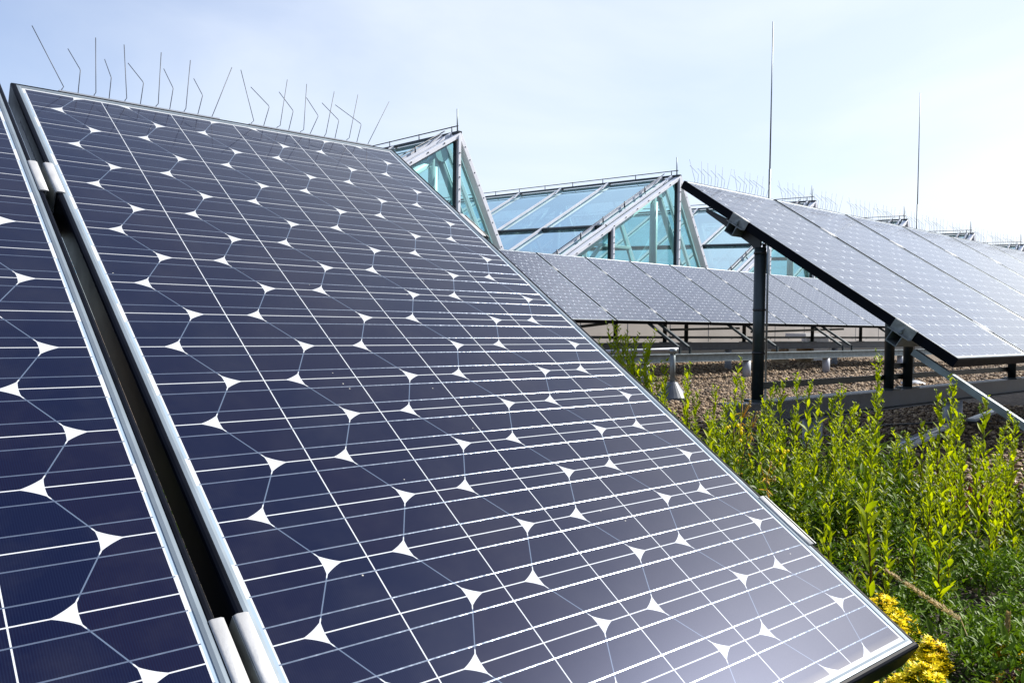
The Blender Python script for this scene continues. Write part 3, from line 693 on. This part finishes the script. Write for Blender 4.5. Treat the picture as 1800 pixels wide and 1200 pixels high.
# ------------------------------------------------------------------ plants
def leaf(mb, p, d, L, w, curl, rnd, mi=0, fold=0.25):
    """lance shaped leaf: base p, direction d"""
    d = d.normalized(); side = d.cross(Vector((0, 0, 1)))
    if side.length < 0.05: side = Vector((1, 0, 0))
    side.normalize(); side = (side + d.cross(side) * rnd.uniform(-0.5, 0.5)).normalized(); nrm = side.cross(d).normalized()
    vs = []; prof = [(0, 0.12), (0.25, 0.75), (0.5, 1.0), (0.78, 0.62), (1.0, 0.03)]
    for t, ww in prof:
        c = p + d * (L * t) + nrm * (curl * L * t * t) ; e = side * (w * 0.5 * ww); f = nrm * (w * fold * ww)
        vs += [c - e + f, c, c + e + f]
    fs = []
    for i in range(len(prof) - 1):
        a = i * 3; fs += [(a, a + 1, a + 4, a + 3), (a + 1, a + 2, a + 5, a + 4)]
    mb.add(vs, fs, mi, True)

def blob(mb, p, r, mi=0, n=6):
    rings = [(-0.9, 0.4), (-0.2, 1.0), (0.6, 0.75), (1.0, 0.15)]
    mb.tube([Vector(p) + Vector((0, 0, r * z)) for z, _ in rings], [r * q for _, q in rings], n, mi)

def make_tall_plant(seed, H):
    """one upright stem with alternate upward leaves and a loose tip of buds"""
    rnd = random.Random(seed); root = empty('wildflower_plant')
    pts_ = []; lean = Vector((rnd.uniform(-0.08, 0.08), rnd.uniform(-0.08, 0.08), 0))
    for i in range(8):
        t = i / 7; pts_.append(Vector((0, 0, 0)) + lean * (t * t) * H + Vector((math.sin(i * 1.3 + seed) * 0.004, math.cos(i * 1.7 + seed) * 0.004, t * H)))
    def at(t):
        f = t * 7; i = min(6, int(f)); return pts_[i].lerp(pts_[i + 1], f - i)
    b = MB(); b.tube([at(t / 10) for t in range(6)], [0.0030, 0.0028, 0.0027, 0.0026, 0.0024, 0.0022], 5); 
    b.tube([at(0.5 + t / 10) for t in range(6)], [0.0022, 0.0020, 0.0019, 0.0017, 0.0014, 0.0009], 5, 1); b.build('stem', [M['stemred'], M['stem']], root)
    lv = MB(); n = int(H * 62); a = rnd.uniform(0, 6.28)
    for i in range(n):
        t = 0.08 + 0.90 * (i + rnd.uniform(-0.3, 0.3)) / n; t = min(0.98, max(0.02, t)); a += 2.4 + rnd.uniform(-0.4, 0.4)
        up = rnd.uniform(1.0, 2.6); d = Vector((math.cos(a), math.sin(a), up))
        L = rnd.uniform(0.038, 0.072) * (1.15 - 0.55 * t) * (1.0 if t > 0.15 else 0.9); w = L * rnd.uniform(0.22, 0.34)
        leaf(lv, at(t), d, L, w, rnd.uniform(-0.30, 0.12), rnd)
    # side shoots near the tip
    for i in range(rnd.randint(4, 7)):
        t = rnd.uniform(0.78, 0.97); a = rnd.uniform(0, 6.28); p = at(t); q = p + Vector((math.cos(a) * 0.018, math.sin(a) * 0.018, rnd.uniform(0.02, 0.045)))
        lv.tube([p, q], [0.0009, 0.0006], 4, 0)
        for j in range(3): leaf(lv, p.lerp(q, 0.3 + 0.3 * j), Vector((math.cos(a + j * 2.1), math.sin(a + j * 2.1), 1.2)), rnd.uniform(0.014, 0.026), 0.006, -0.1, rnd)
        blob(lv, q, rnd.uniform(0.003, 0.0048), 1 if rnd.random() < 0.86 else 2)
    blob(lv, at(1.0), 0.0045, 1)
    lv.build('foliage', [M['leaf'], M['bud'], M['petal']], root) 
    return root
HS = [0.36, 0.40, 0.44, 0.47, 0.50, 0.54, 0.58, 0.42]
PLANTS = [make_tall_plant(10 + i, h) for i, h in enumerate(HS)]; _pu = [False] * len(PLANTS)
WORDS = ['short leafy green wildflower stem in the thick of the plants', 'leafy wildflower stem of middling height with pale buds', 'upright wildflower stem densely set with narrow leaves',
         'slender wildflower stem leaning a little, narrow bright leaves', 'tall wildflower stem with a tuft of buds on top', 'tall bright green wildflower stem standing above its neighbours', 'tallest kind of wildflower stem, loose budded tip', 'leafy wildflower stem with reddish lower part']
def make_odd_plant(kind):
    rnd = random.Random(90 + kind); root = empty('wildflower_plant'); H = (0.40, 0.46)[kind]
    b = MB(); f = MB(); top = Vector((0.05, -0.03, H))
    b.tube([Vector((0, 0, 0)), Vector((0.005, 0, H * 0.5)), top], [0.002, 0.0016, 0.001], 5); b.build('stem', M['stemred' if kind == 0 else 'stem'], root)
    for i in range(26 if kind == 0 else 14):
        t = rnd.uniform(0.1, 0.95); p = Vector((0.01 * t, 0, 0)).lerp(top, t); a = rnd.uniform(0, 6.28)
        leaf(f, p, Vector((math.cos(a), math.sin(a), rnd.uniform(-1.2, 0.8) if kind == 0 else 1.0)), rnd.uniform(0.02, 0.045), rnd.uniform(0.004, 0.008), rnd.uniform(-0.8, 0.2), rnd, 0)
    for i in range(7):
        a = rnd.uniform(0, 6.28); q = top + Vector((math.cos(a) * 0.03, math.sin(a) * 0.03, rnd.uniform(-0.03, 0.04)))
        f.tube([top - Vector((0, 0, 0.04)), q], [0.0009, 0.0007], 4, 0); blob(f, q, 0.0075 if kind else 0.0055, 1)
    f.build('foliage', [M['orange' if kind == 0 else 'leaf'], M['straw' if kind == 0 else 'yellow']], root)
    return root
PLANTS += [make_odd_plant(0), make_odd_plant(1)]; _pu += [False, False]; HS += [0.42, 0.5]
WORDS += ['dry brown stem with curled dead leaves among the green ones', 'thin stem topped with small round yellow flower heads']
def plant(i, x, y, rz, s, z=-1.015):
    o = PLANTS[i] if not _pu[i] else copy_tree(PLANTS[i]); _pu[i] = True
    o.location = (x, y, z); o.rotation_euler = (0, 0, rz); o.scale = (s, s, s)
    tag(o, WORDS[i], 'wildflower', 'tall wildflower stems beside the big panel')
CAMP = Vector((-0.30085, -1.72654, -0.41708))
def project(p):
    v = Vector(p) - CAMP; z = v.dot(_f)
    if z <= 0.05: return None
    return 900 + 1441.5 * v.dot(_r) / z, 600 + 1441.5 * v.dot(_d) / z, z
rnd = random.Random(77); placed = 0; spots = []
# tall ones that stand out against the gravel and the rows behind, then the dense band beside the panel
lead_h = [(2.59, 0.93, 0.53), (2.54, 0.84, 0.6), (2.65, 0.88, 0.62), (2.51, 0.73, 0.56), (2.61, 0.78, 0.51), (2.48, 0.63, 0.57), (2.5, 0.61, 0.54), (2.41, 0.69, 0.48), (2.39, 0.57, 0.44), (2.45, 0.79, 0.43), (2.36, 0.47, 0.42), (2.39, 0.31, 0.44), (2.25, 0.17, 0.35), (2.3, 0.12, 0.39), (2.27, 0.02, 0.48), (2.37, 0.06, 0.42), (2.27, -0.11, 0.35), (2.31, -0.15, 0.41), (2.37, -0.19, 0.45), (2.29, -0.26, 0.43), (2.26, -0.37, 0.39), (2.28, -0.39, 0.41), (2.56, -0.36, 0.52), (2.28, -0.51, 0.4), (2.21, -0.46, 0.36), (2.22, -0.6, 0.29), (2.38, -0.61, 0.31), (2.43, -0.64, 0.4), (2.45, -0.66, 0.44), (2.37, -0.72, 0.36), (2.43, -0.77, 0.39), (2.47, -0.81, 0.32), (2.44, -0.85, 0.35), (2.09, -0.75, 0.27), (2.17, -0.81, 0.28), (2.23, -0.87, 0.25), (2.15, -0.93, 0.24), (2.15, -0.66, 0.23)]
_rl = random.Random(4)
lead_h += [(x + _rl.uniform(-0.07, 0.07), y + _rl.uniform(-0.07, 0.07), h * _rl.uniform(0.75, 0.97)) for x, y, h in lead_h[:11] * 2 + lead_h[11:32:2]]
lead = []
for x, y, h in lead_h:
    i = min(range(8), key=lambda q: abs(HS[q] - h) + 0.05 * ((q * 7 + int(x * 100)) % 3)); lead.append((x, y, i))
for x, y, i in lead: spots.append((x, y, i))
tries = 0
while len(spots) < 178 and tries < 20000:
    tries += 1
    x = rnd.uniform(0.92, 3.2); y = rnd.uniform(-1.15, 1.7)
    if not in_bed(x + 0.12, y + 0.12): continue
    q = project((x, y, -1.0)); 
    if q is None or q[0] > 1900 or q[0] < 950: continue
    d = q[2]
    if q[1] > 1010 and rnd.random() < 0.93: continue      # keep the low stonecrop corner open
    if q[0] > 1560 and q[1] < 850: continue
    if rnd.random() < 0.25 * (d - 2.2): continue
    if math.sin(x * 13 + 2.2 * math.sin(y * 7)) * math.sin(y * 12 + 2 * math.cos(x * 6)) < rnd.uniform(-0.75, 0.1): continue
    if any((x - a) ** 2 + (y - b_) ** 2 < 0.045 ** 2 for a, b_, _ in spots): continue
    spots.append((x, y, rnd.choice([0, 1, 1, 2, 2, 3, 3, 4, 7, 5, 8, 9])))
for n_, (x, y, i) in enumerate(spots):
    sc = rnd.uniform(0.88, 1.08)
    if n_ >= len(lead):
        lim = 765 + 50 * math.sin(x * 11 + 3 * math.cos(y * 6)) + (60 if project((x, y, -0.7))[0] > 1560 else 0)
        while sc > 0.55 and project((x, y, -1.015 + HS[i] * sc))[1] < lim + rnd.uniform(-25, 25): sc -= 0.05
        if project((x, y, -1.015 + HS[i] * sc))[1] < lim - 40: continue
    else: sc = lead_h[n_][2] / HS[i] * 0.97
    plant(i, x, y, rnd.uniform(0, 6.28), sc)

low_n = 0
while low_n < 80:
    x = rnd.uniform(1.2, 2.7); y = rnd.uniform(-1.25, -0.3); q = project((x, y, -1.0))
    if q is None or q[0] > 1900 or not in_bed(x + 0.1, y + 0.1): continue
    dn = 0.5 + 0.5 * math.sin(q[0] / 60.0)
    if not (900 < q[1] < 1050 + 50 * dn) or q[0] < 1380: continue
    low_n += 1; plant(rnd.choice([0, 1, 7, 2]), x, y, rnd.uniform(0, 6.28), rnd.uniform(0.35, 0.72))

for i, o in enumerate(PLANTS):                    # kinds that found no place
    if not _pu[i]:
        for c in list(o.children_recursive) + [o]: bpy.data.objects.remove(c)

# ground cover (stuff): countless small herb leaves
def ground_cover():
    rng = random.Random(5); lv = MB(); lo = MB(); rd = MB(); n = 0
    while n < 70000:
        if n % 3: x = rng.uniform(0.3, 3.6); y = rng.uniform(-1.7, 2.2)
        else: x = rng.uniform(0.75, 1.9); y = rng.uniform(-1.45, -0.5)
        if not in_bed(x + 0.05, y + 0.05): continue
        q = project((x, y, -1.0))
        if q is None or q[0] < 900 or q[0] > 1950 or q[1] > 1400: continue
        if rng.random() > min(1.0, 1.7 / q[2]) ** 2: continue
        pat = math.sin(x * 17 + 2 * math.sin(y * 9)) * math.sin(y * 21 + 2.4 * math.cos(x * 8)) + 0.5 * math.sin(x * 47) * math.sin(y * 39)
        n += 1
        if pat < rng.uniform(-0.7, 0.45): continue
        hgt = 0.035 + 0.03 * max(0, pat) + 0.07 * max(0, math.sin(x * 7.3 + math.cos(y * 5.1) * 2) * math.sin(y * 8.7 + x * 3.1)) + rng.uniform(0, 0.03) + 0.0
        if 1000 > q[1] > 760 and q[0] < 1600: hgt += rng.uniform(0, 0.14)
        z = -1.015 + hgt * rng.random() ** 0.6
        a = rng.uniform(0, 6.28); d = Vector((math.cos(a), math.sin(a), rng.uniform(0.1, 1.6)))
        isred = q[0] > 1660 and 820 < q[1] < 930 and rng.random() < 0.55
        if q[1] > 985 + rng.uniform(-30, 30) and rng.random() < 0.96: leaf(lo if not isred else rd, Vector((x, y, z)), d, rng.uniform(0.010, 0.024), rng.uniform(0.0035, 0.0075), -0.1, rng)
        else: leaf(rd if isred else lv, Vector((x, y, z)), d, rng.uniform(0.018, 0.045), rng.uniform(0.006, 0.013), rng.uniform(-0.4, 0.1), rng)
    for _ in range(5000):
        x = rng.uniform(-0.45, 0.5); y = rng.uniform(0.1, 3.2); a = rng.uniform(0, 6.28)
        leaf(lv, Vector((x, y, -1.015 + rng.uniform(0.0, 0.16))), Vector((math.cos(a), math.sin(a), rng.uniform(0.3, 2))), rng.uniform(0.02, 0.05), rng.uniform(0.007, 0.013), -0.2, rng)
    tag(lv.build('ground_cover_herbs', M['leafdark']), 'dense green ground cover between the wildflower stems', 'ground cover', kind='stuff')
    tag(lo.build('low_moss_cover', M['sedum']), 'low fine-leaved green cover in the near right corner', 'ground cover', kind='stuff')
    tag(rd.build('red_stonecrop_cover', M['red']), 'patch of reddish stonecrop beyond the wildflowers at right', 'ground cover', kind='stuff')
ground_cover()

# yellow stonecrop cushions
def stonecrop(cx, cy, rx, ry, hgt, n, label, mats=('yellow', 'orange'), share=0.05, seed=1):
    rng = random.Random(seed); root = empty('stonecrop_cushion', (cx, cy, -1.015)); tag(root, label, 'stonecrop', 'flowering stonecrop cushions')
    fl = MB(); st_ = MB()
    for _ in range(int(n * 0.62)):
        r = math.sqrt(rng.random()); a = rng.uniform(0, 6.28); x = rx * r * math.cos(a); y = ry * r * math.sin(a)
        z = hgt * (1 - 0.55 * r * r) * rng.uniform(0.82, 1.08) * (0.85 + 0.15 * math.sin(x * 60) * math.cos(y * 55))
        st_.tube([(x * 0.92, y * 0.92, 0), (x, y, z - 0.002)], 0.0009, 3, caps=False)
        for j in range(6): leaf(st_, Vector((x + rng.uniform(-0.004, 0.004), y, z * rng.uniform(0.4, 1.02))), Vector((rng.uniform(-1, 1), rng.uniform(-1, 1), 0.6)), 0.007, 0.0022, 0, rng)
        mi = 1 if rng.random() < share else 0; k = rng.randint(5, 7); rr = rng.uniform(0.0065, 0.0095); tilt = Vector((rng.uniform(-0.5, 0.5), rng.uniform(-0.5, 0.5), 1)).normalized()
        t1 = tilt.cross(Vector((1, 0, 0))).normalized(); t2 = tilt.cross(t1); c = Vector((x, y, z)); off = rng.uniform(0, 6)
        for j in range(k):
            an = off + j * 2 * math.pi / k; e = t1 * math.cos(an) + t2 * math.sin(an); s_ = t1 * -math.sin(an) + t2 * math.cos(an)
            fl.add([c, c + e * rr * 0.5 + s_ * rr * 0.22 + tilt * 0.001, c + e * rr + tilt * 0.0022, c + e * rr * 0.5 - s_ * rr * 0.22 + tilt * 0.001], [(0, 1, 2, 3)], mi)
        fl.tube([c, c + tilt * 0.003], [0.0012, 0.0005], 4, mi)
    st_.build('stems', M['sedum'], root); fl.build('flowers', [M[mats[0]], M[mats[1]]], root)
stonecrop(1.20, -1.030, 0.095, 0.065, 0.105, 1000, 'big domed cushion of yellow stonecrop flowers touching the panel corner', seed=1)
stonecrop(1.120, -1.150, 0.070, 0.030, 0.080, 560, 'flat trail of yellow stonecrop running right from the panel corner', share=0.08, seed=2)
stonecrop(1.00, -1.190, 0.050, 0.050, 0.085, 620, 'yellow stonecrop cushion just below the panel corner', seed=3)
stonecrop(0.880, -1.160, 0.055, 0.035, 0.085, 420, 'yellow stonecrop cushion at the bottom edge under the panel', share=0.08, seed=4)
stonecrop(1.244, -1.234, 0.030, 0.030, 0.08, 200, 'small orange yellow stonecrop cushion near the right edge', share=0.5, seed=5)
stonecrop(1.084, -1.290, 0.050, 0.04, 0.085, 420, 'withered purple and orange stonecrop at the bottom right corner', ('purple', 'orange'), 0.35, 6)
stonecrop(1.38, 0.98, 0.05, 0.04, 0.42, 60, 'small yellow flower clusters among the plants behind the big panel edge', seed=7)

# seed heads
def seedhead(base, mid, tip, label, rad, seed, tuft=False):
    rng = random.Random(seed); base, mid, tip = Vector(base), Vector(mid), Vector(tip); root = empty('grass_seedhead', base)
    tag(root, label, 'grass', 'straw coloured seed heads')
    b = MB(); b.tube([Vector((0, 0, 0)), (mid - base) * 0.55 + Vector((0.004, 0, 0.01)), mid - base], [0.0012, 0.001, 0.0008], 5); b.build('stalk', M['straw'], root)
    h = MB()
    for i in range(420):
        t = rng.random(); p = (mid - base).lerp(tip - base, t); ax = (tip - mid).normalized()
        a = rng.uniform(0, 6.28); u = ax.cross(Vector((0, 1, 0.1))).normalized(); w = ax.cross(u); e = u * math.cos(a) + w * math.sin(a)
        r = rad * (1 - 0.75 * abs(2 * t - 0.8) ** 2) * (1 + (0.9 if (tuft and t < 0.28 and rng.random() < 0.5) else 0))
        leaf(h, p + e * r * 0.3, e * 0.55 + ax * 1.0, rng.uniform(0.006, 0.010), 0.0018, 0.1, rng)
    h.build('spike_head', M['straw'], root)
seedhead((1.20, -1.20, -1.01), (1.251, -1.154, -0.93), (1.36, -0.97, -0.905), 'drooping feathery straw seed head leaning left over the green cover', 0.006, 1, True)
seedhead((1.23, -1.24, -1.01), (1.196, -1.243, -0.93), (1.205, -1.243, -0.885), 'upright tan seed spike near the right edge', 0.004, 2)

# long grass blades
def blade(x, y, h, lean, label, w=0.006):
    b = MB(); d = Vector((lean[0], lean[1], 0)); vs = []
    for i in range(9):
        t = i / 8; c = Vector((x, y, -1.015)) + d * (t ** 1.6) + Vector((0, 0, h * t)); e = Vector((0.75, -0.65, 0)) * (w * 0.5 * (1 - t ** 2) + 0.0003)
        vs += [c - e, c + Vector((0.001, 0.001, 0)), c + e]
    fs = []
    for i in range(8): a = i * 3; fs += [(a, a + 1, a + 4, a + 3), (a + 1, a + 2, a + 5, a + 4)]
    b.add(vs, fs, 0, True); tag(b.build('tall_grass', M['leaf']), label, 'grass', 'long single grass stems')
blade(1.72, 1.05, 0.60, (0.42, -0.25), 'long grass blade slanting right across the light beam', 0.009)
blade(2.05, 0.75, 0.50, (0.02, 0.02), 'straight upright grass blade in front of the gravel')
blade(1.75, 0.65, 0.36, (0.05, 0.02), 'short grass blade in front of the standpipe')
